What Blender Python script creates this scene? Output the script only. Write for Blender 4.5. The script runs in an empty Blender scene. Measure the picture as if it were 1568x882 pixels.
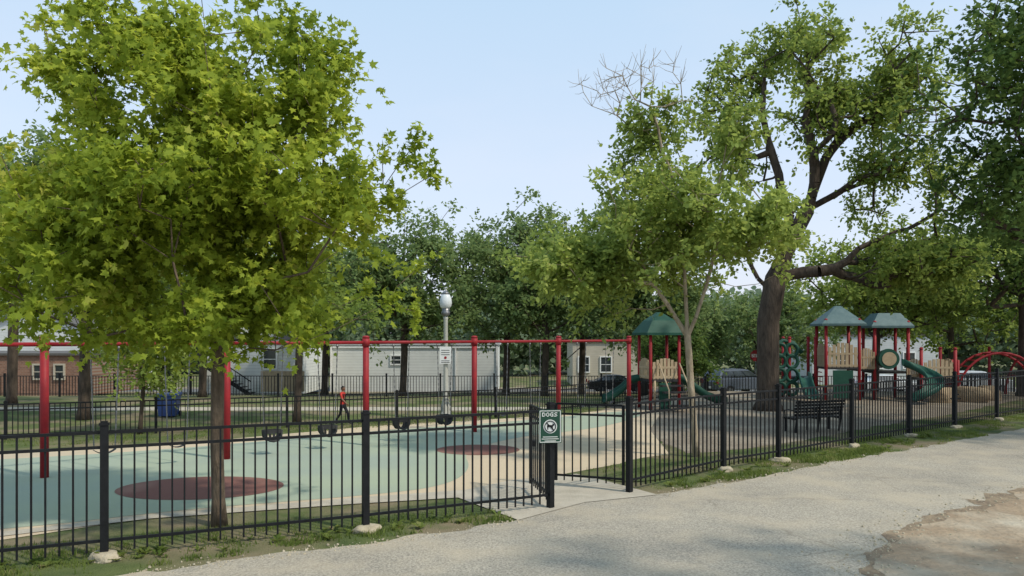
import bpy, math, random
import numpy as np
from mathutils import Vector, noise
R=math.radians
scene=bpy.context.scene
random.seed(5)

def gz(y):
    t=max(0.0,min(1.0,(y-36.0)/24.0))
    return -1.5*t

# ------------------------------------------------------------ materials
def new_mat(name):
    m=bpy.data.materials.new(name); m.use_nodes=True
    nt=m.node_tree; b=nt.nodes['Principled BSDF']
    return m,nt,b
def mat(name,c1,c2=None,scale=3.0,rough=0.6,metal=0.0,bump=0.0,bscale=None,detail=5,spec=0.4,stretch=None,p0=0.35,p1=0.65,c3=None,s3=0.4,c3w=(0.5,0.7)):
    m,nt,b=new_mat(name)
    b.inputs['Roughness'].default_value=rough
    b.inputs['Metallic'].default_value=metal
    b.inputs['Specular IOR Level'].default_value=spec
    if c2 is None: c2=tuple(x*0.8 for x in c1)
    tc=nt.nodes.new('ShaderNodeTexCoord'); mp=nt.nodes.new('ShaderNodeMapping')
    nt.links.new(tc.outputs['Object'],mp.inputs['Vector'])
    if stretch: mp.inputs['Scale'].default_value=stretch
    n=nt.nodes.new('ShaderNodeTexNoise'); n.inputs['Scale'].default_value=scale; n.inputs['Detail'].default_value=detail
    n.inputs['Roughness'].default_value=0.65
    nt.links.new(mp.outputs[0],n.inputs['Vector'])
    r=nt.nodes.new('ShaderNodeValToRGB'); r.color_ramp.elements[0].position=p0; r.color_ramp.elements[1].position=p1
    r.color_ramp.elements[0].color=(*c1,1); r.color_ramp.elements[1].color=(*c2,1)
    nt.links.new(n.outputs['Fac'],r.inputs['Fac'])
    out=r.outputs['Color']
    if c3:
        n3=nt.nodes.new('ShaderNodeTexNoise'); n3.inputs['Scale'].default_value=s3; n3.inputs['Detail'].default_value=6
        nt.links.new(mp.outputs[0],n3.inputs['Vector'])
        r3=nt.nodes.new('ShaderNodeValToRGB'); r3.color_ramp.elements[0].position=c3w[0]; r3.color_ramp.elements[1].position=c3w[1]
        nt.links.new(n3.outputs['Fac'],r3.inputs['Fac'])
        mx=nt.nodes.new('ShaderNodeMixRGB'); mx.inputs[2].default_value=(*c3,1)
        nt.links.new(r3.outputs['Color'],mx.inputs[0]); nt.links.new(out,mx.inputs[1]); out=mx.outputs[0]
    nt.links.new(out,b.inputs['Base Color'])
    if bump>0:
        n2=nt.nodes.new('ShaderNodeTexNoise'); n2.inputs['Scale'].default_value=bscale or scale*4; n2.inputs['Detail'].default_value=4
        nt.links.new(mp.outputs[0],n2.inputs['Vector'])
        bp=nt.nodes.new('ShaderNodeBump'); bp.inputs['Strength'].default_value=bump; bp.inputs['Distance'].default_value=0.05
        nt.links.new(n2.outputs['Fac'],bp.inputs['Height']); nt.links.new(bp.outputs[0],b.inputs['Normal'])
    return m
def leaf_mat(name,dark,light,trans=0.35,ns=0.6,yellow=None):
    m,nt,b=new_mat(name)
    geo=nt.nodes.new('ShaderNodeNewGeometry')
    tc=nt.nodes.new('ShaderNodeTexCoord')
    n=nt.nodes.new('ShaderNodeTexNoise'); n.inputs['Scale'].default_value=ns; n.inputs['Detail'].default_value=3
    nt.links.new(tc.outputs['Object'],n.inputs['Vector'])
    ma=nt.nodes.new('ShaderNodeMath'); ma.operation='MULTIPLY_ADD'; ma.inputs[1].default_value=0.55
    nt.links.new(geo.outputs['Random Per Island'],ma.inputs[0])
    m2=nt.nodes.new('ShaderNodeMath'); m2.operation='MULTIPLY_ADD'; m2.inputs[1].default_value=1.6; m2.inputs[2].default_value=-0.6
    nt.links.new(n.outputs['Fac'],m2.inputs[0]); nt.links.new(m2.outputs[0],ma.inputs[2])
    r=nt.nodes.new('ShaderNodeValToRGB'); e=r.color_ramp.elements
    e[0].position=0.05; e[0].color=(*dark,1); e[1].position=0.8; e[1].color=(*light,1)
    if yellow:
        x=e.new(0.97); x.color=(*yellow,1)
    nt.links.new(ma.outputs[0],r.inputs['Fac'])
    nt.links.new(r.outputs['Color'],b.inputs['Base Color'])
    b.inputs['Roughness'].default_value=0.6; b.inputs['Specular IOR Level'].default_value=0.1
    t=nt.nodes.new('ShaderNodeBsdfTranslucent'); 
    hs=nt.nodes.new('ShaderNodeHueSaturation'); hs.inputs['Value'].default_value=1.8; hs.inputs['Hue'].default_value=0.48
    nt.links.new(r.outputs['Color'],hs.inputs['Color']); nt.links.new(hs.outputs[0],t.inputs['Color'])
    mx=nt.nodes.new('ShaderNodeMixShader'); mx.inputs[0].default_value=trans
    nt.links.new(b.outputs[0],mx.inputs[1]); nt.links.new(t.outputs[0],mx.inputs[2])
    nt.links.new(mx.outputs[0],nt.nodes['Material Output'].inputs['Surface'])
    return m

M={}
M['black']=mat('black_paint',(0.007,0.008,0.009),(0.013,0.014,0.016),8,0.55,bump=0.05,spec=0.2)
M['red']=mat('red_paint',(0.31,0.02,0.026),(0.23,0.018,0.024),4,0.55,spec=.25)
M['green']=mat('green_plastic',(0.014,0.075,0.055),(0.028,0.105,0.078),3,0.55,spec=.3)
M['dkgreen']=mat('dark_green_plastic',(0.009,0.058,0.038),(0.015,0.075,0.05),3,0.6,spec=.3)
M['teal']=mat('faded_teal',(0.055,0.11,0.12),(0.09,0.15,0.155),3,0.6)
M['tan']=mat('tan_panel',(0.44,0.34,0.22),(0.35,0.265,0.165),5,0.6)
M['chain']=mat('galvanised_chain',(0.25,0.25,0.26),(0.15,0.15,0.15),20,0.4,metal=0.7)
M['rubber']=mat('black_rubber',(0.015,0.015,0.017),(0.03,0.03,0.03),6,0.7)
M['white']=mat('white_paint',(0.75,0.75,0.73),(0.66,0.66,0.64),4,0.5)
M['lamp']=mat('lamp_post_paint',(0.46,0.46,0.41),(0.36,0.36,0.32),6,0.6)
M['conc']=mat('concrete',(0.46,0.41,0.33),(0.36,0.32,0.255),2.2,0.9,bump=0.3,bscale=30)
M['foot']=mat('footing_concrete',(0.48,0.42,0.31),(0.34,0.29,0.2),6,0.95,bump=0.6,bscale=20)
M['bark']=mat('bark',(0.18,0.135,0.095),(0.075,0.055,0.038),9,0.95,bump=1.0,bscale=22,stretch=(1,1,0.25))
M['barklt']=mat('pale_bark',(0.42,0.35,0.25),(0.24,0.19,0.13),9,0.95,bump=0.8,bscale=20,stretch=(1,1,0.3))
M['barkdk']=mat('dark_bark',(0.10,0.075,0.055),(0.038,0.028,0.021),7,0.95,bump=1.0,bscale=18,stretch=(1,1,0.25))
M['glass']=mat('window_glass',(0.02,0.025,0.03),(0.04,0.05,0.055),1,0.08,spec=0.8)
M['skin']=mat('skin',(0.2,0.1,0.06),(0.17,0.085,0.05),10,0.55)
M['shirt']=mat('red_shirt',(0.5,0.04,0.03),(0.38,0.03,0.025),12,0.85)
M['pants']=mat('dark_trousers',(0.03,0.03,0.04),(0.018,0.018,0.025),12,0.85)
M['hair']=mat('hair',(0.012,0.009,0.008),(0.02,0.015,0.012),40,0.6)

# ------------------------------------------------------------ mesh builder
class MB:
    def __init__(s): s.v=[];s.f=[];s.m=[];s.s=[]
    def add(s,vs,fs,mi=0,smooth=False):
        o=len(s.v); s.v.extend([tuple(p) for p in vs])
        for f in fs: s.f.append([i+o for i in f]); s.m.append(mi); s.s.append(smooth)
    def box(s,c,size,rz=0.0,mi=0,rx=0.0):
        x,y,z=[k/2 for k in size]; ca,sa=math.cos(rz),math.sin(rz); cb,sb=math.cos(rx),math.sin(rx)
        vs=[]
        for dz in(-z,z):
            for dx,dy in((-x,-y),(x,-y),(x,y),(-x,y)):
                yy=dy*cb-dz*sb; zz=dy*sb+dz*cb
                vs.append((c[0]+dx*ca-yy*sa,c[1]+dx*sa+yy*ca,c[2]+zz))
        s.add(vs,[(3,2,1,0),(4,5,6,7),(0,1,5,4),(1,2,6,5),(2,3,7,6),(3,0,4,7)],mi)
    def beam(s,p0,p1,w,h,mi=0):
        p0=Vector(p0);p1=Vector(p1);d=(p1-p0).normalized()
        up=Vector((0,0,1)) if abs(d.z)<0.95 else Vector((1,0,0))
        a=d.cross(up).normalized(); b=a.cross(d)
        vs=[]
        for p in(p0,p1):
            for i,j in((-1,-1),(1,-1),(1,1),(-1,1)): vs.append(p+a*(i*w/2)+b*(j*h/2))
        s.add(vs,[(3,2,1,0),(4,5,6,7),(0,1,5,4),(1,2,6,5),(2,3,7,6),(3,0,4,7)],mi)
    def tube(s,pts,rs,n=8,mi=0,smooth=True,cap=True):
        pts=[Vector(p) for p in pts]
        if not hasattr(rs,'__len__'): rs=[rs]*len(pts)
        vs=[];ref=None
        for i,p in enumerate(pts):
            d=(pts[min(i+1,len(pts)-1)]-pts[max(i-1,0)])
            d=d.normalized() if d.length>1e-9 else Vector((0,0,1))
            if ref is None: ref=Vector((1,0,0)) if abs(d.x)<0.9 else Vector((0,1,0))
            a=(ref-d*ref.dot(d)).normalized(); ref=a; b=d.cross(a)
            for k in range(n):
                t=2*math.pi*k/n; vs.append(p+a*(math.cos(t)*rs[i])+b*(math.sin(t)*rs[i]))
        fs=[]
        for i in range(len(pts)-1):
            for k in range(n):
                k2=(k+1)%n; fs.append((i*n+k,i*n+k2,(i+1)*n+k2,(i+1)*n+k))
        s.add(vs,fs,mi,smooth)
        if cap:
            o=len(s.v)-len(vs)
            s.f.append([o+k for k in range(n)][::-1]);s.m.append(mi);s.s.append(False)
            L=o+(len(pts)-1)*n
            s.f.append([L+k for k in range(n)]);s.m.append(mi);s.s.append(False)
    def lathe(s,c,prof,n=16,mi=0):
        s.tube([(c[0],c[1],c[2]+z) for r,z in prof],[r for r,z in prof],n,mi)
    def prism(s,poly,axis_off,mi=0):
        n=len(poly);o=Vector(axis_off)
        vs=[Vector(p) for p in poly]+[Vector(p)+o for p in poly]
        fs=[list(range(n))[::-1],[n+i for i in range(n)]]
        for i in range(n): fs.append([i,(i+1)%n,n+(i+1)%n,n+i])
        s.add(vs,fs,mi)
    def build(s,name,mats,parent=None,loc=(0,0,0),rz=0,bevel=0):
        me=bpy.data.meshes.new(name); me.from_pydata(s.v,[],s.f)
        for m in mats: me.materials.append(m)
        me.polygons.foreach_set('material_index',s.m); me.polygons.foreach_set('use_smooth',s.s); me.update()
        ob=bpy.data.objects.new(name,me); scene.collection.objects.link(ob)
        ob.location=loc; ob.rotation_euler=(0,0,rz)
        if parent: ob.parent=parent
        if bevel:
            b=ob.modifiers.new('bev','BEVEL'); b.width=bevel; b.segments=2; b.limit_method='ANGLE'
        return ob
def empty(name,loc=(0,0,0),rz=0):
    e=bpy.data.objects.new(name,None); scene.collection.objects.link(e); e.location=loc; e.rotation_euler=(0,0,rz); return e

# ------------------------------------------------------------ ground sheets
def jitter_edge(pts,step=0.25,amp=0.05,seed=0):
    out=[];n=len(pts)
    for i in range(n):
        a=Vector((*pts[i],0));b=Vector((*pts[(i+1)%n],0));L=(b-a).length
        k=max(1,min(200,int(L/step)))
        for j in range(k):
            p=a.lerp(b,j/k)
            q=Vector((p.x*1.7+seed,p.y*1.7,3.0)); q2=q*4
            out.append((p.x+amp*(noise.noise(q)*1.3+noise.noise(q2)*.6),p.y+amp*(noise.noise(q+Vector((9,9,9)))*1.3+noise.noise(q2+Vector((5,5,5)))*.6)))
    return out
def sheet(name,pts,z,m,amp=0.0,step=0.25):
    if amp>0: pts=jitter_edge(pts,step,amp,len(name))
    me=bpy.data.meshes.new(name); me.from_pydata([(x,y,z) for x,y in pts],[],[list(range(len(pts)))])
    me.materials.append(m)
    if me.polygons[0].normal.z<0: me.flip_normals()
    ob=bpy.data.objects.new(name,me); scene.collection.objects.link(ob); return ob
def strip_y(name,x0,x1,y0,y1,dz,m):
    ys=np.linspace(y0,y1,12); b=MB()
    vs=[];fs=[]
    for y in ys: vs+= [(x0,y,gz(y)+dz),(x1,y,gz(y)+dz)]
    for i in range(11): fs.append((2*i,2*i+1,2*i+3,2*i+2))
    b.add(vs,fs); return b.build(name,[m])

M['grass']=mat('grass_ground',(0.08,0.11,0.04),(0.135,0.16,0.06),1.5,0.95,bump=0.8,bscale=40,c3=(0.23,0.19,0.12),s3=0.6,c3w=(0.46,0.62),spec=.1)
ys=[-60,0,20,30]+list(np.arange(36,62,3))+[80,150,400,1200]
xs=[-1200,-300,-80,-30,0,30,80,300,1200]
b=MB();vs=[(x,y,gz(y)) for y in ys for x in xs];nx=len(xs)
fs=[(j*nx+i,j*nx+i+1,(j+1)*nx+i+1,(j+1)*nx+i) for j in range(len(ys)-1) for i in range(nx-1)]
b.add(vs,fs,0,True); b.build('grass_ground',[M['grass']])

def path_material():
    m,nt,b=new_mat('worn_asphalt'); L=nt.links
    tc=nt.nodes.new('ShaderNodeTexCoord')
    def nz(sc,det=6,rough=.6):
        n=nt.nodes.new('ShaderNodeTexNoise'); n.inputs['Scale'].default_value=sc; n.inputs['Detail'].default_value=det; n.inputs['Roughness'].default_value=rough
        L.new(tc.outputs['Object'],n.inputs['Vector']); return n
    def ramp(src,p0,c0,p1,c1):
        r=nt.nodes.new('ShaderNodeValToRGB'); e=r.color_ramp.elements
        e[0].position=p0;e[0].color=(*c0,1);e[1].position=p1;e[1].color=(*c1,1); L.new(src,r.inputs[0]); return r
    def mix(f,a,c,mode='MIX'):
        x=nt.nodes.new('ShaderNodeMixRGB'); x.blend_type=mode
        if isinstance(f,float): x.inputs[0].default_value=f
        else: L.new(f,x.inputs[0])
        L.new(a,x.inputs[1])
        if isinstance(c,tuple): x.inputs[2].default_value=(*c,1)
        else: L.new(c,x.inputs[2])
        return x.outputs[0]
    big=ramp(nz(0.35).outputs[0],0.35,(0.36,0.33,0.28),0.68,(0.48,0.435,0.36))
    agg=ramp(nz(30,4,0.85).outputs[0],0.36,(0.42,0.42,0.42),0.62,(1.25,1.22,1.17))
    c=mix(0.9,big.outputs[0],agg.outputs[0],'MULTIPLY')
    v=nt.nodes.new('ShaderNodeTexVoronoi'); v.feature='DISTANCE_TO_EDGE'; v.inputs['Scale'].default_value=0.4
    wn=nz(1.4); mx=nt.nodes.new('ShaderNodeMixRGB'); mx.inputs[0].default_value=0.35
    L.new(tc.outputs['Object'],mx.inputs[1]); L.new(wn.outputs['Color'],mx.inputs[2]); L.new(mx.outputs[0],v.inputs['Vector'])
    cr=ramp(v.outputs['Distance'],0.0,(1,1,1),0.008,(0,0,0))
    mask=ramp(nz(0.3,3).outputs[0],0.48,(0,0,0),0.6,(0.55,0.55,0.55))
    f=mix(1.0,cr.outputs[0],mask.outputs[0],'MULTIPLY')
    c=mix(f,c,(0.15,0.125,0.09))
    st=ramp(nz(0.9,5).outputs[0],0.46,(0,0,0),0.68,(0.7,0.7,0.7))
    c=mix(st.outputs[0],c,(0.47,0.40,0.30))
    L.new(c,b.inputs['Base Color']); b.inputs['Roughness'].default_value=0.95; b.inputs['Specular IOR Level'].default_value=0.2
    bp=nt.nodes.new('ShaderNodeBump'); bp.inputs['Strength'].default_value=0.7; bp.inputs['Distance'].default_value=0.025
    L.new(nz(40,3,.8).outputs[0],bp.inputs['Height']); L.new(bp.outputs[0],b.inputs['Normal'])
    return m
M['path']=path_material()
path_pts=[(-14,5.2),(-9,7.5),(-4.86,9.4),(-3.42,10.24),(-1.76,11.05),(0.17,12.3),(1.3,13.6),(2.68,14.2),(5.06,15.9),(8.15,18.2),(11.35,20.5),(16.8,24.6),(26,31.5),(60,52),(60,-20),(-14,-20)]
sheet('asphalt_path',path_pts,0.008,M['path'],amp=0.14,step=0.15)
M['dirt']=mat('bare_dirt',(0.36,0.27,0.18),(0.24,0.175,0.115),1.3,0.98,bump=1.0,bscale=9,c3=(0.44,0.38,0.29),s3=0.8,c3w=(0.45,0.7))
M['dirtedge']=mat('dark_soil',(0.17,0.125,0.085),(0.30,0.23,0.15),3,0.98,bump=1.0,bscale=12)  # darker brown band along the ragged border of the dirt
DP=[(4.0,8.0),(4.7,9.7),(5.6,11.2),(7.1,12.4),(10.2,14.8),(16,18.6),(30,28)]
sheet('soil_edge',[(x-.08,y+.08) for x,y in DP]+[(60,44),(60,-15),(3.4,-15)],0.012,M['dirtedge'],amp=0.24,step=0.12)
sheet('dirt_verge',[(x+.05,y-.05) for x,y in DP]+[(60,43.8),(60,-15),(3.5,-15)],0.016,M['dirt'],amp=0.24,step=0.15)
rg=np.random.default_rng(4);b=MB()
def pebbles(b,pl,n,w,s0,s1):
    for k in range(n):
        i=rg.integers(len(pl)-1);t=rg.random();a=pl[i];c=pl[i+1]
        x=a[0]+(c[0]-a[0])*t+rg.normal()*w;y=a[1]+(c[1]-a[1])*t+rg.normal()*w;s=s0+(s1-s0)*rg.random()**3
        q=[(x+s*math.cos(j*1.05+rg.random()*.5)*(.7+.5*rg.random()),y+s*math.sin(j*1.05+rg.random()*.5)*(.7+.5*rg.random()),.008) for j in range(6)]
        top=[(x+(px-x)*.6,y+(py-y)*.6,.014+s*.6) for px,py,_ in q]
        b.add(q+top,[(j,(j+1)%6,6+(j+1)%6,6+j) for j in range(6)]+[(6,7,8,9,10,11)])
pebbles(b,DP[:6],600,.28,.008,.035)
pebbles(b,[(4.5,8.2),(7,10.5),(12,13.5)],350,.9,.008,.03)
pebbles(b,[(-4.86,9.4),(-3.42,10.2),(-1.76,11.0),(0.17,12.2)],300,.1,.006,.025)
pebbles(b,[(2.68,14.2),(5.06,15.9),(8.15,18.2),(11.35,20.5)],300,.12,.008,.03)
b.build('loose_gravel',[M['foot']])

M['rteal']=mat('teal_rubber_surface',(0.26,0.305,0.245),(0.32,0.36,0.295),60,0.9,c3=(0.34,0.38,0.27),s3=0.25,c3w=(0.38,0.62),p0=.3,p1=.7,spec=.1)
M['rtan']=mat('tan_rubber_surface',(0.48,0.385,0.27),(0.56,0.455,0.32),50,0.9,c3=(0.43,0.36,0.265),s3=.5,spec=.1)
M['rred']=mat('red_rubber_surface',(0.215,0.10,0.08),(0.165,0.08,0.065),50,0.9,c3=(.25,.14,.11),s3=.7,spec=.1)
M['mulch']=mat('wood_mulch',(0.29,0.235,0.175),(0.17,0.14,0.105),7,0.98,bump=0.8,bscale=25,c3=(0.35,0.30,0.23),s3=0.5)
sheet('mulch_ground',[(4.6,19),(8,21.3),(11.3,24.3),(16.5,28.6),(24,35.5),(30,40),(24,41),(8,41),(4.5,33),(3.0,28)],0.004,M['mulch'],amp=0.15)
sheet('tan_rubber_surface',[(-30,3.5),(-7.6,10.95),(-5.93,12.45),(-2.74,13.75),(-0.9,14.5),(1.2,16.4),(4.0,19.0),(4.4,24),(6.0,30),(4.4,31),(1.8,28.5),(-4.8,24.9),(-8.9,21.3),(-13,19.1),(-30,13)],0.008,M['rtan'])
def smooth_poly(pts,it=3):
    for _ in range(it):
        q=[]
        for i in range(len(pts)):
            a=pts[i];c=pts[(i+1)%len(pts)]
            q+= [(a[0]*.75+c[0]*.25,a[1]*.75+c[1]*.25),(a[0]*.25+c[0]*.75,a[1]*.25+c[1]*.75)]
        pts=q
    return pts
sheet('teal_rubber_surface',smooth_poly([(-30,3.2),(-7.84,11.5),(-5.9,12.9),(-2.74,14.1),(-1.3,15.0),(-0.9,17.0),(-1.3,19.5),(0.2,22.5),(3.0,24.5),(5.5,29.6),(4.2,30.2),(0.8,26.8),(-4.6,23.6),(-8.5,20.2),(-12.6,18.0),(-30,12)]),0.012,M['rteal'])
def disc(name,c,r,z,m,ry=None):
    sheet(name,[(c[0]+r*math.cos(t*math.pi/32),c[1]+(ry or r)*math.sin(t*math.pi/32)) for t in range(64)],z,m)
disc('red_rubber_circle',(-6.15,14.85),1.6,0.016,M['rred'],1.15)
disc('red_rubber_circle',(-0.9,19.8),1.1,0.016,M['rred'],.9)
sheet('concrete_walk',[(-9.5,10.0),(-5.93,12.3),(-2.9,13.35),(-1.0,13.9),(0.1,12.2),(1.3,13.5),(2.75,14.15),(2.0,15.4),(1.4,16.3),(0.0,15.6),(-0.9,14.6),(-2.74,13.95),(-5.93,12.6),(-9.5,10.4)],0.018,M['conc'])
strip_y('sidewalk',-60,2,30.3,31.8,0.006,M['conc'])
M['road']=mat('street_asphalt',(0.10,0.10,0.10),(0.13,0.128,0.125),3,0.9,bump=0.2)
strip_y('street',-300,300,56,64,0.006,M['road'])
b=MB(); b.box((0,55.9,gz(55.9)+0.05),(600,0.2,0.16)); b.box((0,64.1,gz(64)+0.05),(600,0.2,0.16)); b.build('street_kerb',[M['conc']])

def raw_mesh(name,V,k,m,parent=None,smooth=False):
    n=len(V)//k
    me=bpy.data.meshes.new(name); me.vertices.add(len(V)); me.vertices.foreach_set('co',V.astype(np.float32).ravel())
    me.loops.add(len(V)); me.loops.foreach_set('vertex_index',np.arange(len(V),dtype=np.int32))
    me.polygons.add(n); me.polygons.foreach_set('loop_start',np.arange(0,len(V),k,dtype=np.int32))
    me.polygons.foreach_set('loop_total',np.full(n,k,dtype=np.int32))
    me.materials.append(m); me.update(calc_edges=True)
    ob=bpy.data.objects.new(name,me); scene.collection.objects.link(ob)
    if parent: ob.parent=parent
    return ob
def blades(name,polylines,n,width,hmin,hmax,m,seed=1,cut=-.12):
    rg=np.random.default_rng(seed)
    segs=[];Ls=[]
    for pl in polylines:
        for i in range(len(pl)-1):
            segs.append((pl[i],pl[i+1]));Ls.append(math.hypot(pl[i+1][0]-pl[i][0],pl[i+1][1]-pl[i][1])*((pl[i][2]+pl[i+1][2])/2))
    Ls=np.array(Ls);idx=rg.choice(len(segs),n,p=Ls/Ls.sum())
    A=np.array([s[0] for s in segs])[idx];B=np.array([s[1] for s in segs])[idx]
    t=rg.random(n)[:,None];C=A+(B-A)*t
    d=(B-A)[:,:2];d/=np.linalg.norm(d,axis=1)[:,None];nr=np.stack([-d[:,1],d[:,0]],1)
    off=(rg.random(n)-.5)*2*C[:,2]
    P=np.stack([C[:,0]+nr[:,0]*off,C[:,1]+nr[:,1]*off,np.zeros(n)],1)
    keep=np.array([noise.noise(Vector((p[0]*.9,p[1]*.9,1)))+0.6*noise.noise(Vector((p[0]*3,p[1]*3,4)))+rg.normal()*.14>cut for p in P])
    P=P[keep];n=len(P)
    a=rg.random(n)*6.28;h=hmin+(hmax-hmin)*rg.random(n)**2.2
    sx=np.cos(a)*width/2;sy=np.sin(a)*width/2;le=rg.random(n)*.7*h;la=rg.random(n)*6.28
    V=np.zeros((n,3,3));V[:,0]=P;V[:,1]=P;V[:,2]=P
    V[:,0,0]-=sx;V[:,0,1]-=sy;V[:,1,0]+=sx;V[:,1,1]+=sy
    V[:,2,0]+=le*np.cos(la);V[:,2,1]+=le*np.sin(la);V[:,2,2]+=h
    raw_mesh(name,V.reshape(-1,3),3,m)
M['blade']=leaf_mat('grass_blades',(0.075,0.12,0.025),(0.18,0.225,0.06),0.4,1.5,(0.30,0.26,0.13))
blades('grass_strip',[[(-9,8.9,.9),(-5.4,10.55,.85),(-2.1,12.05,.7),(-0.3,12.9,.35)],[(2.6,15.1,.5),(4.9,16.8,.6),(8.4,19.5,.7),(14.2,24.2,.9),(22,30.5,1.1)]],70000,0.016,0.02,0.10,M['blade'],3,cut=.04)
blades('grass_tufts',[[(-9,8.0,.2),(-5.0,9.85,.22),(-1.8,11.45,.2),(0.0,12.35,.15)],[(3.0,14.7,.2),(5.1,16.2,.25),(8.4,18.7,.3),(14.2,23.0,.4)]],12000,0.026,0.03,0.13,M['blade'],8,cut=.1)
sheet('grass_patch',smooth_poly([(1.7,15.5),(3.0,15.4),(5.2,17.6),(6.5,19.5),(4.2,19.2),(2.6,18.0)]),0.02,M['grass'])
blades('lawn_grass',[[(2.0,16.2,.7),(4.9,18.6,1.0)],[(-20,22,1.2),(-12,22,1.6),(-3,27,1.4),(3,31,1.2)]],18000,0.02,0.03,0.1,M['blade'],9)
rg=np.random.default_rng(12);V=[]
for (x0,y0,x1,y1,n) in((-8,8.9,-.6,12.4,60),(3,14.9,13,22.9,50)):
    for k in range(n):
        t=rg.random();x=x0+(x1-x0)*t+rg.normal()*.15;y=y0+(y1-y0)*t+rg.normal()*.15;s=.05+.09*rg.random()
        for j in range(9):
            a=rg.random()*6.28;c_,s_=math.cos(a),math.sin(a);w=.28*s;l=s*(.7+.6*rg.random());h=l*(.25+.5*rg.random())
            V+= [(x,y,.01),(x+c_*l*.5-s_*w,y+s_*l*.5+c_*w,h*.9),(x+c_*l,y+s_*l,h),(x+c_*l*.5+s_*w,y+s_*l*.5-c_*w,h*.9)]
raw_mesh('weeds',np.array(V),4,M['blade'])

# ------------------------------------------------------------ fences
def fence(name,pts,h,rails,pz,spacing,post=0.1,pick=0.02,skip=()):
    b=MB()
    for i,(x,y) in enumerate(pts):
        j=min(i,len(pts)-2);a=math.atan2(pts[j+1][1]-pts[j][1],pts[j+1][0]-pts[j][0]);g=gz(y)
        b.box((x,y,g+h/2-0.02),(post,post,h+0.04),a); b.box((x,y,g+h+0.015),(post*1.25,post*1.25,0.03),a)
        b.box((x,y,g+h+0.04),(post*.8,post*.8,0.03),a)
    for i in range(len(pts)-1):
        if i in skip: continue
        a=Vector((*pts[i],gz(pts[i][1])));c=Vector((*pts[i+1],gz(pts[i+1][1])));d=(c-a);L=d.length;ang=math.atan2(d.y,d.x);u=d/L
        for rzv in rails: b.beam(a+u*post*.5+Vector((0,0,rzv)),c-u*post*.5+Vector((0,0,rzv)),0.035,0.04)
        n=max(1,int((L-post)/spacing))
        for k in range(1,n):
            p=a+u*(post/2+(L-post)*k/n)
            b.box((p.x,p.y,p.z+(pz[0]+pz[1])/2),(pick,pick,pz[1]-pz[0]),ang)
    return b.build(name,[M['black']])
FP=[(-12.4,7.2),(-8.95,8.65),(-5.51,10.15),(-2.26,11.6),(0.67,13.1),(2.25,14.4),(4.73,16.8),(6.41,18.06),(9.23,20.4),(11.9,22.5),(14.5,24.6),(17.4,26.95),(20.2,29.2),(23,31.5),(26,34)]
fence('metal_fence',FP,1.80,(1.70,1.50,0.24),(0.09,1.70),0.155,pick=0.024,skip=(4,))
e=empty('metal_gate')
def leafgate(b,p,q,h0=0.14,h1=1.66):
    a=Vector((*p,0));c=Vector((*q,0));d=c-a;L=d.length;u=d/L;ang=math.atan2(d.y,d.x)
    for s in(0,1):
        pp=a.lerp(c,s); b.box((pp.x,pp.y,(h0+h1)/2),(0.05,0.05,h1-h0+.02),ang)
    for z in(h0+.1,h1-.2,h1): b.beam(a+u*.02+Vector((0,0,z)),c-u*.02+Vector((0,0,z)),0.035,0.04)
    n=int(L/0.155)
    for k in range(1,n):
        pp=a+u*(L*k/n); b.box((pp.x,pp.y,(h0+h1)/2),(0.023,0.023,h1-h0),ang)
b=MB(); leafgate(b,(2.15,14.5),(0.88,15.0)); b.build('gate_leaf_closed',[M['black']],e)
b=MB(); leafgate(b,(0.62,13.22),(0.36,14.65)); b.box((0.42,14.4,0.95),(0.06,0.16,0.1)); b.build('gate_leaf_open',[M['black']],e)
def lump(name,c,sx,sy,h,m,seed):
    import bmesh
    bm=bmesh.new(); bmesh.ops.create_icosphere(bm,subdivisions=3,radius=1.0)
    for v in bm.verts:
        n_=noise.noise(v.co*1.6+Vector((seed*7,0,0)))*.28+noise.noise(v.co*4+Vector((seed,3,0)))*.1
        v.co*=1+n_; v.co.z=max(min(v.co.z,0.7),-0.4); v.co.x*=sx; v.co.y*=sy; v.co.z*=h
    me=bpy.data.meshes.new(name); bm.to_mesh(me); bm.free(); me.materials.append(m)
    for p in me.polygons: p.use_smooth=True
    ob=bpy.data.objects.new(name,me); ob.location=c; ob.rotation_euler=(0,0,seed*1.3); scene.collection.objects.link(ob)
for i in(1,2,3,6,7,8,9,10,11): lump('concrete_footing',(FP[i][0]+.03,FP[i][1]-.05,0.02),random.uniform(.17,.25),random.uniform(.13,.19),0.11,M['foot'],i)

fence('back_fence',[(-22,19.5),(-18,20.7),(-14.7,21.8),(-11,23.2),(-7.4,24.7),(-4,26.1),(-0.6,27.7),(1.8,29.9),(4.4,32.4),(7,35.5),(10,38.8)],1.08,(1.02,0.86,0.14),(0.06,1.02),0.13,post=0.08,pick=0.024)
fence('street_fence',[(x,42+0.02*x) for x in range(-40,46,3)],1.25,(1.15,0.16),(0.06,1.15),0.16,post=0.09,pick=0.03)

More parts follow.
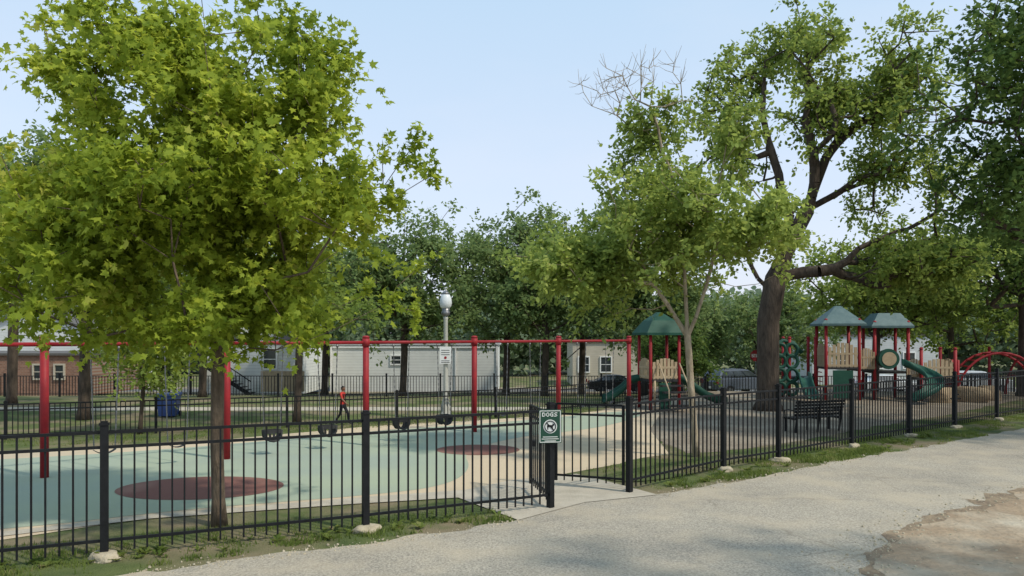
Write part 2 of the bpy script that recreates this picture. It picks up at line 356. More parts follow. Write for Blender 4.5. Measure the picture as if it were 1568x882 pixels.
# ------------------------------------------------------------ swing set
SW=[(-12.86,13.5),(-9.9,15.9),(-6.95,18.3),(-4.02,20.66),(-1.18,23.5),(1.64,26.5),(4.67,30.0)]
e=empty('swing_set')
b=MB()
for x,y in SW:
    b.tube([(x,y,-.02),(x,y,2.95)],0.085,16,0); b.tube([(x,y,2.951),(x,y,2.99),(x,y,3.02)],[0.1,0.1,0.05],16,0)
    b.tube([(x,y,2.72),(x,y,2.94)],0.105,16,0)
b.build('posts',[M['red']],e)
b=MB()
for i in range(len(SW)-1): b.tube([(*SW[i],2.83),(*SW[i+1],2.83)],0.045,12,0)
b.build('beams',[M['red']],e)
b=MB();s=MB()
for i in range(len(SW)-1):
    a=Vector((*SW[i],0));c=Vector((*SW[i+1],0));u=(c-a).normalized()
    L=(c-a).length; per=Vector((-u.y,u.x,0)); ang=math.atan2(u.y,u.x)
    for k,ct in enumerate((0.3,0.7)):
        m0=a+u*(L*ct)
        bucket=(i in(2,3) )
        zs=0.62 if bucket else 0.5
        for sd in(-.28,.28):
            t=m0+u*sd
            b.tube([(t.x,t.y,2.78),(t.x,t.y,2.70)],0.03,8,0)
            bot=m0+u*sd*(.75)
            top=Vector((t.x,t.y,2.72)); bo=Vector((bot.x,bot.y,zs+.03)); n=26
            for q in range(n):
                p0=top.lerp(bo,q/n);p1=top.lerp(bo,(q+1.02)/n); w=(0.028,0.013) if q%2 else (0.013,0.028)
                b.beam(p0,p1,w[0],w[1])
        if bucket:
            prof=[(-.2,.02),(-.19,-.14),(-.12,-.24),(0,-.27),(.12,-.24),(.19,-.14),(.2,.02)]
            pts=[m0+u*px+Vector((0,0,zs+pz)) for px,pz in prof]
            for off in(-.13,.13): s.tube([p+per*off for p in pts],0.025,8)
            for j in range(len(pts)-1):
                s.prism([pts[j]+per*-.13,pts[j+1]+per*-.13,pts[j+1]+per*.13,pts[j]+per*.13],(pts[j+1]-pts[j]).cross(per).normalized()*0.02)
            for off in(-.13,.13):
                s.prism([m0+u*-.2+per*off+Vector((0,0,zs+.02)),m0+u*.2+per*off+Vector((0,0,zs+.02)),m0+u*.2+per*off+Vector((0,0,zs-.07)),m0+u*-.2+per*off+Vector((0,0,zs-.07))],per*.02)
                s.prism([m0+u*-.03+per*off+Vector((0,0,zs-.07)),m0+u*.03+per*off+Vector((0,0,zs-.07)),m0+u*.03+per*off+Vector((0,0,zs-.25)),m0+u*-.03+per*off+Vector((0,0,zs-.25))],per*.02)
        else:
            prev=None
            for j in range(9):
                t=-1+j/4; p=m0+u*(t*.22)+Vector((0,0,zs-.09*(1-t*t)))
                if prev is not None: s.beam(prev,p,0.13,0.015)
                prev=p
b.build('chains',[M['chain']],e); s.build('seats',[M['rubber']],e)

# ------------------------------------------------------------ street lamp
lx,ly=-2.4,27.2
e=empty('street_lamp',(lx,ly,0))
b=MB(); b.lathe((0,0,0),[(0.24,-.02),(0.24,0.12),(0.20,0.16),(0.19,0.45),(0.15,0.55),(0.12,0.7),(0.10,0.78),(0.085,1.0),(0.075,3.6),(0.09,3.65),(0.07,3.72)],16); 
b.build('post',[M['lamp']],e)
b=MB(); b.lathe((0,0,3.72),[(0.07,0),(0.15,0.06),(0.16,0.16),(0.12,0.2),(0.15,0.28)],16); b.lathe((0,0,4.58),[(0.15,-.06),(0.12,0.0),(0.06,0.05),(0.035,0.07),(0.03,0.13),(0.0,0.17)],16); b.build('fitter',[M['black'] if False else M['chain']],e)
mg=mat('frosted_globe',(0.62,0.65,0.66),(0.55,0.58,0.6),3,0.25)
b=MB(); b.lathe((0,0,4.0),[(0.13,0),(0.2,0.08),(0.225,0.2),(0.215,0.33),(0.17,0.46),(0.13,0.54)],20); b.build('acorn_globe',[mg],e)
b=MB(); b.box((0,-.12,2.32),(0.42,0.015,0.62)); 
for z in(2.5,2.42,2.34,2.12,2.06): b.box((0,-.131,z),(0.3,0.006,0.018),0,1)
b.tube([(0,-.129,2.23),(0,-.135,2.23)],0.05,12,2)
b.box((0,-.1,2.5),(0.2,0.03,0.03),0,1); b.box((0,-.1,2.15),(0.2,0.03,0.03),0,1)
b.build('notice_board',[M['white'],M['black'],M['red']],e)

# ------------------------------------------------------------ gate sign
e=empty('dog_rules_sign',(0.66,13.0,1.44),R(8))
b=MB(); b.box((0,0,0),(0.40,0.012,0.58)); b.build('panel',[mat('sign_green',(0.01,0.05,0.03),(0.012,0.06,0.036),3,.5)],e,bevel=0.004)
b=MB()
w,h=0.36,0.54
for sx in(-1,1): b.box((sx*w/2,-.008,0),(0.012,0.004,h))
for sz in(-1,1): b.box((0,-.0082,sz*h/2),(w,0.004,0.012))
b.tube([(0,-.007,.0),(0,-.011,.0)],0.12,28)
def letter(b,x,z,rows,px=0.012):
    for r_,row in enumerate(rows):
        for c_,ch in enumerate(row):
            if ch=='#': b.box((x+c_*px,-.009,z-r_*px),(px,0.005,px))
L5={'D':['### ','#  #','#  #','#  #','### '],'O':[' ## ','#  #','#  #','#  #',' ## '],'G':[' ###','#   ','# ##','#  #',' ###'],'S':[' ###','#   ',' ## ','   #','### ']}
for i,c in enumerate('DOGS'): letter(b,-.135+i*.07,.235,L5[c],0.014)
for i,w in enumerate((0.26,0.3,0.2)): b.box((0,-.009,-.18-i*.035),(w,0.005,0.012))
b.build('lettering',[mat('sign_white',(0.7,0.72,0.68),(0.6,0.62,0.6),8,0.5)],e)
b=MB(); ring=[(0.095*math.cos(t*math.pi/12),-.014,0.095*math.sin(t*math.pi/12)) for t in range(25)]
b.tube(ring,0.008,6,cap=False); b.beam((-.065,-.015,.065),(.065,-.015,-.065),0.01,0.018)
b.prism([(-.06,-.0125,.01),(-.045,-.0125,.03),(.03,-.0125,.025),(.045,-.0125,.05),(.075,-.0125,.04),(.07,-.0125,.02),(.05,-.0125,.0),(.045,-.0125,-.055),(.03,-.0125,-.055),(.025,-.0125,-.01),(-.03,-.0125,-.01),(-.035,-.0125,-.055),(-.05,-.0125,-.055),(-.055,-.0125,-.01)],(0,0.001,0))
b.build('dog_symbol',[M['black']],e)

# ------------------------------------------------------------ trees
def leaf_template(kind):
    if kind=='maple':
        return np.array([(0,-.1),(.12,.0),(.42,-.02),(.30,.2),(.5,.52),(.2,.48),(0,1.0),(-.2,.48),(-.5,.52),(-.30,.2),(-.42,-.02),(-.12,.0)])
    return np.array([(0,0),(.28,.25),(.26,.6),(0,1.0),(-.26,.6),(-.28,.25)])
def tree(name,base,trunk,envs,ncl,nleaf,lsize,kind,lm,bm_,tr,seed=0,spray=0.5,noise_s=0.5,thr=-0.15,shell=2.4,kpath=0.3,bare=None,tipr=0.008,droop=0.25,nsides=7,step=0.5,flare=1.35,rexp=0.5,limbs=(),gaps=(),outn=0.28,nrand=0.65):
    rg=np.random.default_rng(seed); rn=random.Random(seed)
    bx,by=base; g=gz(by)
    ws=np.array([e_[6] for e_ in envs],float);ws/=ws.sum()
    pts=[];tries=0
    while len(pts)<ncl and tries<ncl*40:
        tries+=1
        e_=envs[rg.choice(len(envs),p=ws)]
        d=rg.normal(size=3);d/=np.linalg.norm(d)
        r=rg.random()**(1/shell)*(1+outn*noise.noise(Vector(d*2.6)+Vector((seed*3.1,0,0)))+outn*.5*noise.noise(Vector(d*6)+Vector((seed*3.1,4,0))))
        p=np.array([e_[0]+d[0]*e_[3]*r,e_[1]+d[1]*e_[4]*r,e_[2]+d[2]*e_[5]*r])
        if noise.noise(Vector(p*noise_s)+Vector((seed*5.3,1,2)))<thr: continue
        if any(((p[0]-q[0])/q[2])**2+((p[2]-q[1])/q[3])**2<1 for q in gaps): continue
        pts.append((p,False))
    if bare:
        for e_ in bare:
            for k in range(e_[6]):
                d=rg.normal(size=3);d/=np.linalg.norm(d);r=rg.random()**.5
                pts.append((np.array([e_[0]+d[0]*e_[3]*r,e_[1]+d[1]*e_[4]*r,e_[2]+d[2]*e_[5]*r]),True))
    N=[];par=[];pl=[]
    T=[np.array(t,float) for t in trunk]
    prev=-1
    for i in range(len(T)-1):
        k=max(2,int(np.linalg.norm(T[i+1]-T[i])/0.4))
        for j in range(k if i<len(T)-2 else k+1):
            q=T[i]+(T[i+1]-T[i])*j/k
            N.append(q);par.append(prev);pl.append(0 if prev<0 else pl[prev]+np.linalg.norm(q-N[prev]));prev=len(N)-1
    ntr=len(N)
    for lb in limbs:
        lb=[np.array(q,float) for q in lb]
        j0=int(np.argmin([np.linalg.norm(q-lb[0]) for q in N]));prev=j0
        for i in range(1,len(lb)):
            a0=N[prev];k=max(2,int(np.linalg.norm(lb[i]-a0)/0.45));off=rg.normal(size=3)*.14
            for j in range(1,k+1):
                q=a0+(lb[i]-a0)*j/k+off*math.sin(math.pi*j/k)
                N.append(q);par.append(prev);pl.append(pl[prev]*1.0+np.linalg.norm(q-N[prev])*.6);prev=len(N)-1
    nlim=len(N)
    zfork=T[1][2]
    root=T[1]
    pts.sort(key=lambda q:np.linalg.norm(q[0]-root)+rn.random()*0.8)
    cap=len(pts)*14+len(N)
    arr=np.zeros((cap,3));arr[:nlim]=N;pla=np.zeros(cap);pla[:nlim]=pl;nn=nlim
    ok=np.zeros(cap,bool);ok[:nlim]=np.array([q[2]>=zfork-0.01 for q in N])
    tips=[];dirs=[]
    for p,isb in pts:
        d=np.linalg.norm(arr[:nn]-p,axis=1)
        rise=np.clip(arr[:nn,2]-p[2],0,None)
        cost=d+kpath*pla[:nn]+0.7*rise+np.where(ok[:nn],0,1e6)
        j=int(np.argmin(cost));a=arr[j].copy();L=d[j]
        k=max(1,int(L/step)); k=min(k,12)
        pj=j;nj=rg.normal(size=3)*0.10*L
        for q in range(1,k+1):
            t=q/k; s_=math.sin(math.pi*t)
            x=a+(p-a)*t+nj*s_*.6+np.array([0,0,-0.10*L*s_]) + (rg.normal(size=3)*0.03 if q<k else 0)
            arr[nn]=x;ok[nn]=True;par.append(pj);pla[nn]=pla[pj]+np.linalg.norm(x-arr[pj]);pj=nn;nn+=1
        dd=arr[pj]-arr[par[pj]];dd=dd/(np.linalg.norm(dd)+1e-6)
        tips.append((pj,isb));dirs.append(dd)
    cnt=np.zeros(nn)
    for t,_ in tips: cnt[t]+=1
    for i in range(nn-1,-1,-1):
        if par[i]>=0: cnt[par[i]]+=cnt[i]
    tot=max(1,cnt[0]); rad=np.maximum(tipr,tr*(cnt/tot)**rexp)
    e0=empty(name,(bx,by,g))
    b=MB()
    for i in range(ntr):
        if arr[i][2]<0.5: rad[i]=max(rad[i],tr*(1+(flare-1)*(1-arr[i][2]/0.5)**1.5))
    b.tube([arr[i] for i in range(ntr)],[max(rad[i],tipr) for i in range(ntr)],12,0)
    for i in range(ntr,nn):
        p=par[i]; r0=min(rad[p],rad[i]*1.35)
        b.tube([arr[p],arr[i]],[r0,rad[i]],nsides if rad[i]>0.03 else 4,0,cap=False)
    for i,(t,isb) in enumerate(tips):
        if isb:
            for q in range(3):
                dd=Vector(dirs[i])*.8+Vector(rg.normal(size=3))*.5;dd.normalize();L=.2+.3*rg.random();p0=Vector(arr[t])
                b.tube([p0,p0+dd*L*.5,p0+dd*L+Vector((0,0,.05))],[.006,.005,.003],4,0,cap=False)
    b.build('trunk_and_branches',[bm_],e0)
    idx=[t for t,isb in tips if not isb]
    dv=[dirs[i] for i,(t,isb) in enumerate(tips) if not isb]
    C=arr[idx];D=np.array(dv)
    nt_=6; per=max(1,nleaf//nt_)
    Ct=np.repeat(C,nt_,0);Dt=np.repeat(D,nt_,0)
    td=Dt*0.7+rg.normal(size=Dt.shape)*0.75;td[:,2]+=0.1;td/=np.linalg.norm(td,axis=1)[:,None]
    tl=spray*(0.5+rg.random(len(td)))
    P0=np.repeat(Ct,per,0);TD=np.repeat(td,per,0);TL=np.repeat(tl,per)
    t=rg.random(len(P0))
    P=P0+TD*(TL*t)[:,None]; P[:,2]-=droop*TL*t*t
    P+=rg.normal(size=P.shape)*lsize*0.42
    n=len(P)
    nor=rg.normal(size=(n,3))*nrand; nor[:,2]+=0.75; nor+=TD*0.3; nor/=np.linalg.norm(nor,axis=1)[:,None]
    ax=TD+rg.normal(size=(n,3))*0.6; ax[:,2]-=0.35
    ax-=nor*np.sum(ax*nor,1)[:,None]; ax/=np.linalg.norm(ax,axis=1)[:,None]+1e-6
    sd=np.cross(nor,ax)
    sz=lsize*(0.65+0.6*rg.random(n))
    tm=leaf_template(kind);k=len(tm)
    V=P[:,None,:]+sz[:,None,None]*(tm[None,:,0,None]*sd[:,None,:]+tm[None,:,1,None]*ax[:,None,:]-0.35*(np.abs(tm[None,:,0,None])+0.25*tm[None,:,1,None]**2)*nor[:,None,:])
    raw_mesh('foliage',V.reshape(-1,3),k,lm,e0)
    return e0

LM_maple=leaf_mat('maple_leaves',(0.13,0.195,0.022),(0.31,0.38,0.05),0.5,0.55,(0.45,0.46,0.10))
LM_locust=leaf_mat('locust_leaves',(0.14,0.20,0.045),(0.27,0.345,0.085),0.48,0.5,(0.34,0.38,0.12))
LM_big=leaf_mat('elm_leaves',(0.11,0.17,0.035),(0.22,0.285,0.065),0.46,0.4)
LM_dark=leaf_mat('dark_leaves',(0.045,0.09,0.022),(0.11,0.17,0.042),0.38,0.4)
LM_far=leaf_mat('far_haze_leaves',(0.105,0.16,0.06),(0.19,0.26,0.095),0.45,0.25)  # distance haze put into the leaf colour as a paler green

tree('maple_tree',(-4.64,11.9),[(0,0,-.02),(-0.05,0.03,1.3),(-0.02,0,2.5),(-.1,0,4.6),(-.1,0,7.4)],
     [(-.2,0,6.9,2.0,1.8,1.6,1.3),(0.3,0,5.0,2.45,2.3,1.5,2.2),(-1.6,0,4.6,2.4,2.2,1.5,1.8),(0,0,3.6,2.5,2.2,0.8,1.2),(-1.6,0,7.3,1.1,1.0,1.0,.45),(1.1,0,6.8,1.2,1.2,1.1,.5)],
     880,72,0.118,'maple',LM_maple,M['bark'],0.10,seed=3,spray=0.5,thr=-0.08,noise_s=0.85,shell=2.0,kpath=0.25,tipr=0.006,outn=.5,nrand=.8)
tree('honey_locust_tree',(4.57,18.6),[(0,0,-.02),(-.12,0,1.5),(-.22,0,3.0),(-.3,0,4.6),(-.5,0,6.0)],
     [(-.5,0,6.1,2.6,2.2,2.0,2.1),(-2.3,0,4.8,2.3,1.6,1.1,1.7),(1.1,0,5.8,1.6,1.5,1.1,.8),(0.1,0,8.0,1.5,1.4,1.0,.8),(-1.5,0,4.0,1.8,1.2,.6,.5),(-1.0,0,8.3,1.0,.8,.7,.2)],
     370,78,0.14,'leaf',LM_locust,M['barklt'],0.085,seed=11,spray=0.55,thr=-0.02,noise_s=0.7,shell=1.8,kpath=0.2,outn=.5,nrand=.8,
     limbs=[[(-.22,0,3.0),(-.7,.1,3.8),(-1.3,.2,4.8)],[(-.2,0,3.0),(.2,-.1,4.2),(.6,0,5.6)],[(-.5,0,6.0),(-.9,-.2,7.6),(-1.2,-.3,8.6)]],
     bare=[(-1.4,-.3,9.1,1.3,.7,.9,38),(-2.3,-.2,9.0,.8,.5,.5,12)])
tree('elm_tree',(10.4,30.5),[(0,0,-.02),(.0,0,3.6),(.3,0,5.3),(.9,0,6.6)],
     [(2.6,0,12.6,4.6,4.0,3.2,3),(5.2,0,9.4,3.2,3.4,2.4,1.3),(-1.3,0,11.0,2.6,3,3.0,1.1),(0.6,0,14.8,3.0,2.5,2.0,1),(5.6,-1,5.8,3.2,2.6,1.1,1.1),(-1.6,0,7.2,1.9,2,1.0,.4),(5.2,0,13.4,2.4,2.4,2.4,.8)],
     620,60,0.19,'leaf',LM_big,M['barkdk'],0.44,seed=21,spray=0.75,thr=-0.02,noise_s=0.42,shell=1.5,kpath=0.15,tipr=0.014,flare=1.5,rexp=0.5,outn=.45,nrand=.8,
     limbs=[[(.3,0,5.3),(1.7,.3,8.2),(2.5,.4,10.3),(4.1,.4,11.9)],[(.4,0,5.5),(.8,-.3,7.9),(.3,-.4,9.5),(-.4,-.5,11.9),(-.3,-.5,14)],[(.2,0,5.0),(-.8,.2,6.4),(-1.6,.4,7.4)],[(.3,0,5.2),(1.9,-.4,5.6),(3.4,-.6,6.5),(5,-.6,7.2)],[(1.7,.3,8.2),(1.9,0,9.9),(1.4,-.3,11.7),(1.6,0,13.6)],[(1.7,.3,8.2),(3.2,.6,9.0),(4.8,.9,9.6)]],
     gaps=[(2.4,7.6,1.0,1.0),(-1.9,5.6,1.2,1.0),(2.2,9.7,1.0,.8),(.5,8.0,.8,1.0),(3.4,11.2,.8,.6)])
tree('ash_tree',(18.2,21.5),[(0,0,-.02),(-.2,0,3.6),(-.6,0,6.0),(-1,0,10)],
     [(-1.5,0,9.8,4.8,4.5,3.6,3),(-3.4,0,7.6,2.0,2.6,1.7,.7),(1,0,8,4,4,3,1),(-3.0,0,12.0,2.8,3,2.0,.8)],
     600,60,0.18,'leaf',LM_dark,M['barkdk'],0.36,seed=31,spray=0.8,thr=-0.18,noise_s=0.5,shell=2.0,kpath=0.15,tipr=0.012,droop=1.1,outn=.5)
tree('ash_tree',(10.6,4.6),[(0,0,-.02),(0,0,3.5),(0,0,6),(0,0,9)],
     [(0,0,8.6,5.0,3.2,2.4,3)],190,34,0.19,'leaf',LM_dark,M['barkdk'],0.2,seed=41,spray=0.9,thr=0.0,noise_s=0.6)
def simple_tree(name,x,y,h,r,seed,lm=LM_far,size=0.24,ncl=250,nl=48,tr=0.2,kind='leaf',bark='barkdk',low=0.3,thr=-.14):
    zb=h*low; c=(h+zb)/2; hz=(h-zb)/2
    tree(name,(x,y),[(0,0,-.02),(0.1,0,zb*0.9+.3),(0.0,0,h*.55),(0.1,0,h*.8)],
     [(0,0,c-.1*hz,r,r,hz*.85,2),(r*.35,0,c+.35*hz,r*.6,r*.6,hz*.62,1),(-r*.4,0,c+.05*hz,r*.65,r*.65,hz*.6,1),(r*.45,0,c-.35*hz,r*.65,r*.6,hz*.5,.8)],
     ncl,nl,size,kind,lm,M[bark],tr,seed=seed,spray=0.85*size/0.25,thr=thr,noise_s=0.5,shell=2.0,kpath=0.2,tipr=0.015,nsides=6,step=0.9,outn=.4,nrand=.75)
simple_tree('linden_tree',-6.4,44,11.4,4.3,51,low=.22,ncl=400)
simple_tree('linden_tree',-0.4,47,12.4,4.3,52,low=.26,ncl=400)
simple_tree('linden_tree',4.6,50,13.2,4.8,53,low=.25,ncl=400)
simple_tree('linden_tree',1.9,44,9.0,3.0,71,low=.36,ncl=220)
simple_tree('linden_tree',7.6,43,9.6,3.6,54,low=.25,ncl=300)
simple_tree('linden_tree',-11.5,46,9.8,4.0,55,low=.36)
simple_tree('linden_tree',-15.4,27,9.8,3.6,56,low=.3,lm=LM_big,size=.21,ncl=300)
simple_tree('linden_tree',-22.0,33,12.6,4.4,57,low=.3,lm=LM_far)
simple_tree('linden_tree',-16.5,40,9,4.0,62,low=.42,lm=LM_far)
simple_tree('sapling_tree',-11.4,23,3.9,1.5,58,low=.3,lm=LM_locust,size=.14,ncl=90,nl=54,tr=.06)
simple_tree('linden_tree',-7.45,26,6.5,2.4,59,low=.45,lm=LM_big,size=.19,ncl=160,tr=.13)
simple_tree('linden_tree',12.5,56,8.0,3.6,63,low=.12,ncl=240)
simple_tree('crabapple_tree',8.6,40,4.6,2.0,60,low=.15,lm=LM_dark,size=.2,ncl=130)
simple_tree('linden_tree',19.8,41,9.4,4.6,64,low=.34,lm=LM_big,ncl=300)
simple_tree('linden_tree',25.6,37.5,11,5.0,65,low=.34,lm=LM_dark,ncl=300,tr=.34)
simple_tree('linden_tree',28,48,11,5.2,66,low=.2,lm=LM_big,ncl=260)
simple_tree('linden_tree',18.5,54,8.6,4.2,67,low=.2,lm=LM_far,ncl=240)
simple_tree('linden_tree',36,46,13,5.5,68,low=.2,lm=LM_dark,ncl=260)
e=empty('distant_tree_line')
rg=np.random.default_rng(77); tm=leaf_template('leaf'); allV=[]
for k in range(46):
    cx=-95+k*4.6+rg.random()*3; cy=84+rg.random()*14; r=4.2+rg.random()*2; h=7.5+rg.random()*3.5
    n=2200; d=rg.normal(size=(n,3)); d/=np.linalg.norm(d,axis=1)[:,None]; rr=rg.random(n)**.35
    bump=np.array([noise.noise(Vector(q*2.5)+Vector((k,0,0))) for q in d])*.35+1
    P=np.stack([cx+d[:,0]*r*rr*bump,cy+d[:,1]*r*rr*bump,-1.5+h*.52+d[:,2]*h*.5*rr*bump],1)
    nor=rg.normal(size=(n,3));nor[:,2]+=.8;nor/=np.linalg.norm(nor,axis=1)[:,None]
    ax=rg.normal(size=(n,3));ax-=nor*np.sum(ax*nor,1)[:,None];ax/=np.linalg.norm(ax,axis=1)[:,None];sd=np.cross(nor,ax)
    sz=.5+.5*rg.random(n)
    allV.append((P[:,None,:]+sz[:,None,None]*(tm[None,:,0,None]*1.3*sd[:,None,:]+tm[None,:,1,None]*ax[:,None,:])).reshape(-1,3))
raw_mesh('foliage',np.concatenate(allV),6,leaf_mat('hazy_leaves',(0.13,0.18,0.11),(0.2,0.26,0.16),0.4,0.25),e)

# ------------------------------------------------------------ buildings
def siding(name,c,period=0.16):
    m,nt,b=new_mat(name)
    tc=nt.nodes.new('ShaderNodeTexCoord');sx=nt.nodes.new('ShaderNodeSeparateXYZ');nt.links.new(tc.outputs['Object'],sx.inputs[0])
    md=nt.nodes.new('ShaderNodeMath');md.operation='FRACT';mu=nt.nodes.new('ShaderNodeMath');mu.operation='MULTIPLY';mu.inputs[1].default_value=1/period
    nt.links.new(sx.outputs['Z'],mu.inputs[0]);nt.links.new(mu.outputs[0],md.inputs[0])
    r=nt.nodes.new('ShaderNodeValToRGB');r.color_ramp.elements[0].position=0.0;r.color_ramp.elements[0].color=(c[0]*.6,c[1]*.6,c[2]*.6,1);r.color_ramp.elements[1].position=.18;r.color_ramp.elements[1].color=(*c,1)
    nt.links.new(md.outputs[0],r.inputs[0])
    n=nt.nodes.new('ShaderNodeTexNoise');n.inputs['Scale'].default_value=1.2;nt.links.new(tc.outputs['Object'],n.inputs['Vector'])
    r2=nt.nodes.new('ShaderNodeValToRGB');r2.color_ramp.elements[0].color=(.75,.75,.74,1);r2.color_ramp.elements[1].color=(1,1,1,1);nt.links.new(n.outputs[0],r2.inputs[0])
    mx=nt.nodes.new('ShaderNodeMixRGB');mx.blend_type='MULTIPLY';mx.inputs[0].default_value=1;nt.links.new(r.outputs[0],mx.inputs[1]);nt.links.new(r2.outputs[0],mx.inputs[2])
    nt.links.new(mx.outputs[0],b.inputs['Base Color']);b.inputs['Roughness'].default_value=.7
    bp=nt.nodes.new('ShaderNodeBump');bp.inputs['Strength'].default_value=.5;bp.inputs['Distance'].default_value=.03;nt.links.new(md.outputs[0],bp.inputs['Height']);nt.links.new(bp.outputs[0],b.inputs['Normal'])
    return m
def brickmat():
    m,nt,b=new_mat('brick')
    tc=nt.nodes.new('ShaderNodeTexCoord');mp=nt.nodes.new('ShaderNodeMapping');mp.inputs['Rotation'].default_value=(R(90),0,0)
    br=nt.nodes.new('ShaderNodeTexBrick');br.inputs['Color1'].default_value=(.27,.14,.09,1);br.inputs['Color2'].default_value=(.18,.09,.06,1);br.inputs['Mortar'].default_value=(.26,.2,.16,1);br.inputs['Scale'].default_value=2.5
    nt.links.new(tc.outputs['Object'],mp.inputs[0]);nt.links.new(mp.outputs[0],br.inputs[0]);nt.links.new(br.outputs[0],b.inputs['Base Color']);b.inputs['Roughness'].default_value=.9
    return m
M['sidew']=siding('white_siding',(.76,.77,.74),.22); M['sideg']=siding('grey_siding',(.6,.62,.63)); M['sidec']=siding('cream_siding',(.58,.52,.42))
M['brick']=brickmat(); M['roof']=mat('roof_shingles',(.12,.11,.10),(.08,.075,.07),8,.95)
def building(name,x0,x1,y,depth,h,wall,roofh=0.0,wins=(),door=None,flat=True,roofm=None,frame=None):
    g=gz(y)-0.05; cx=(x0+x1)/2; w=x1-x0
    e=empty(name,(cx,y,g)); b=MB(); b.box((0,depth/2,h/2),(w,depth,h)); 
    if not flat: 
        b.prism([(-w/2,0,h),(w/2,0,h),(0,0,h+roofh)],(0,depth,0))
    b.build('walls',[wall],e)
    b=MB()
    if flat: b.box((0,depth/2,h+.07),(w+.3,depth+.3,.14))
    else:
        for s_ in(-1,1):
            p=[(s_*(w/2+.3),-.3,h-.25*roofh/(w/2)*.9),(0,-.3,h+roofh+.06),(0,-.3,h+roofh+.2),(s_*(w/2+.3),-.3,h-.12)]
            b.prism(p if s_<0 else p[::-1],(0,depth+.6,0))
    b.build('roof',[roofm or M['roof']],e)
    f=MB();gl=MB()
    for wx,wz,ww,wh in wins:
        gl.box((wx,-.01,wz),(ww,.06,wh))
        for s_ in(-1,1): f.box((wx+s_*(ww/2+.05),-.04,wz),(.1,.12,wh+.2)); f.box((wx,-.041,wz+s_*(wh/2+.05)),(ww,.12,.1))
        f.box((wx,-.045,wz),(ww,.05,.05))
    if wins or door: gl.build('window_panes',[M['glass']],e); f.build('window_frames',[frame or M['white']],e)
    return e
e=building('white_building',-14.0,-1.1,58,9,3.75,M['sidew'],wins=[(-1.4,2.6,.7,.6)],roofm=M['sideg'])
b=MB();
for x_ in(-6.4,6.4): b.box((x_,-.06,1.87),(.14,.1,3.7))
b.box((0,-.06,3.62),(12.6,.08,.2)); b.box((3.2,-.07,1.8),(.1,.1,3.4)); b.build('corner_trim',[M['white']],e)
e=building('white_house',-20.8,-14.2,50,8,5.2,M['sidew'],2.2,wins=[(1.4,2.4,.8,1.2),(2.4,4.2,.8,1.1),(-1.0,4.2,.8,1.1)],flat=False)
b=MB()
for i in range(14): b.box((-3.2+i*.28,-.9,2.7-i*.19),(.3,1.0,.05))
b.beam((-3.3,-1.4,2.6),(.6,-1.4,.1),.06,.25);b.beam((-3.3,-1.42,3.6),(.6,-1.42,1.0),.06,.06)
for i in range(14): b.beam((-3.2+i*.28,-1.41,2.7-i*.19),(-3.2+i*.28,-1.41,3.55-i*.19),.03,.03)
b.box((-3.8,-.9,2.75),(1.2,1.2,.1))
for sx in(-4.3,-3.3): b.box((sx,-1.4,1.35),(.12,.12,2.7))
b.build('outdoor_staircase',[M['black']],e)
b=MB();b.box((2.6,-1.2,1.0),(2.8,.1,1.3));
for i in range(12): b.box((1.3+i*.235,-1.26,1.0),(.2,.03,1.34))
b.build('timber_screen',[M['tan']],e)
building('brick_building',-44,-26.2,46,8,2.5,M['brick'],wins=[(6.2,1.5,.7,.8),(7.4,1.5,.5,.8)],frame=M['sidec'])
building('white_cottage',-46,-33,62,8,4.6,M['sidew'],2,flat=False)
building('cream_house',5.5,11.5,68,7,4.0,M['sidec'],wins=[(-2,2,.9,1.3),(0,2,.9,1.3)])
building('grey_house',28,40,70,8,4.6,M['sideg'],wins=[(-3,2.3,1,1.4),(0,2.3,1,1.4),(3,2.3,1,1.4)])

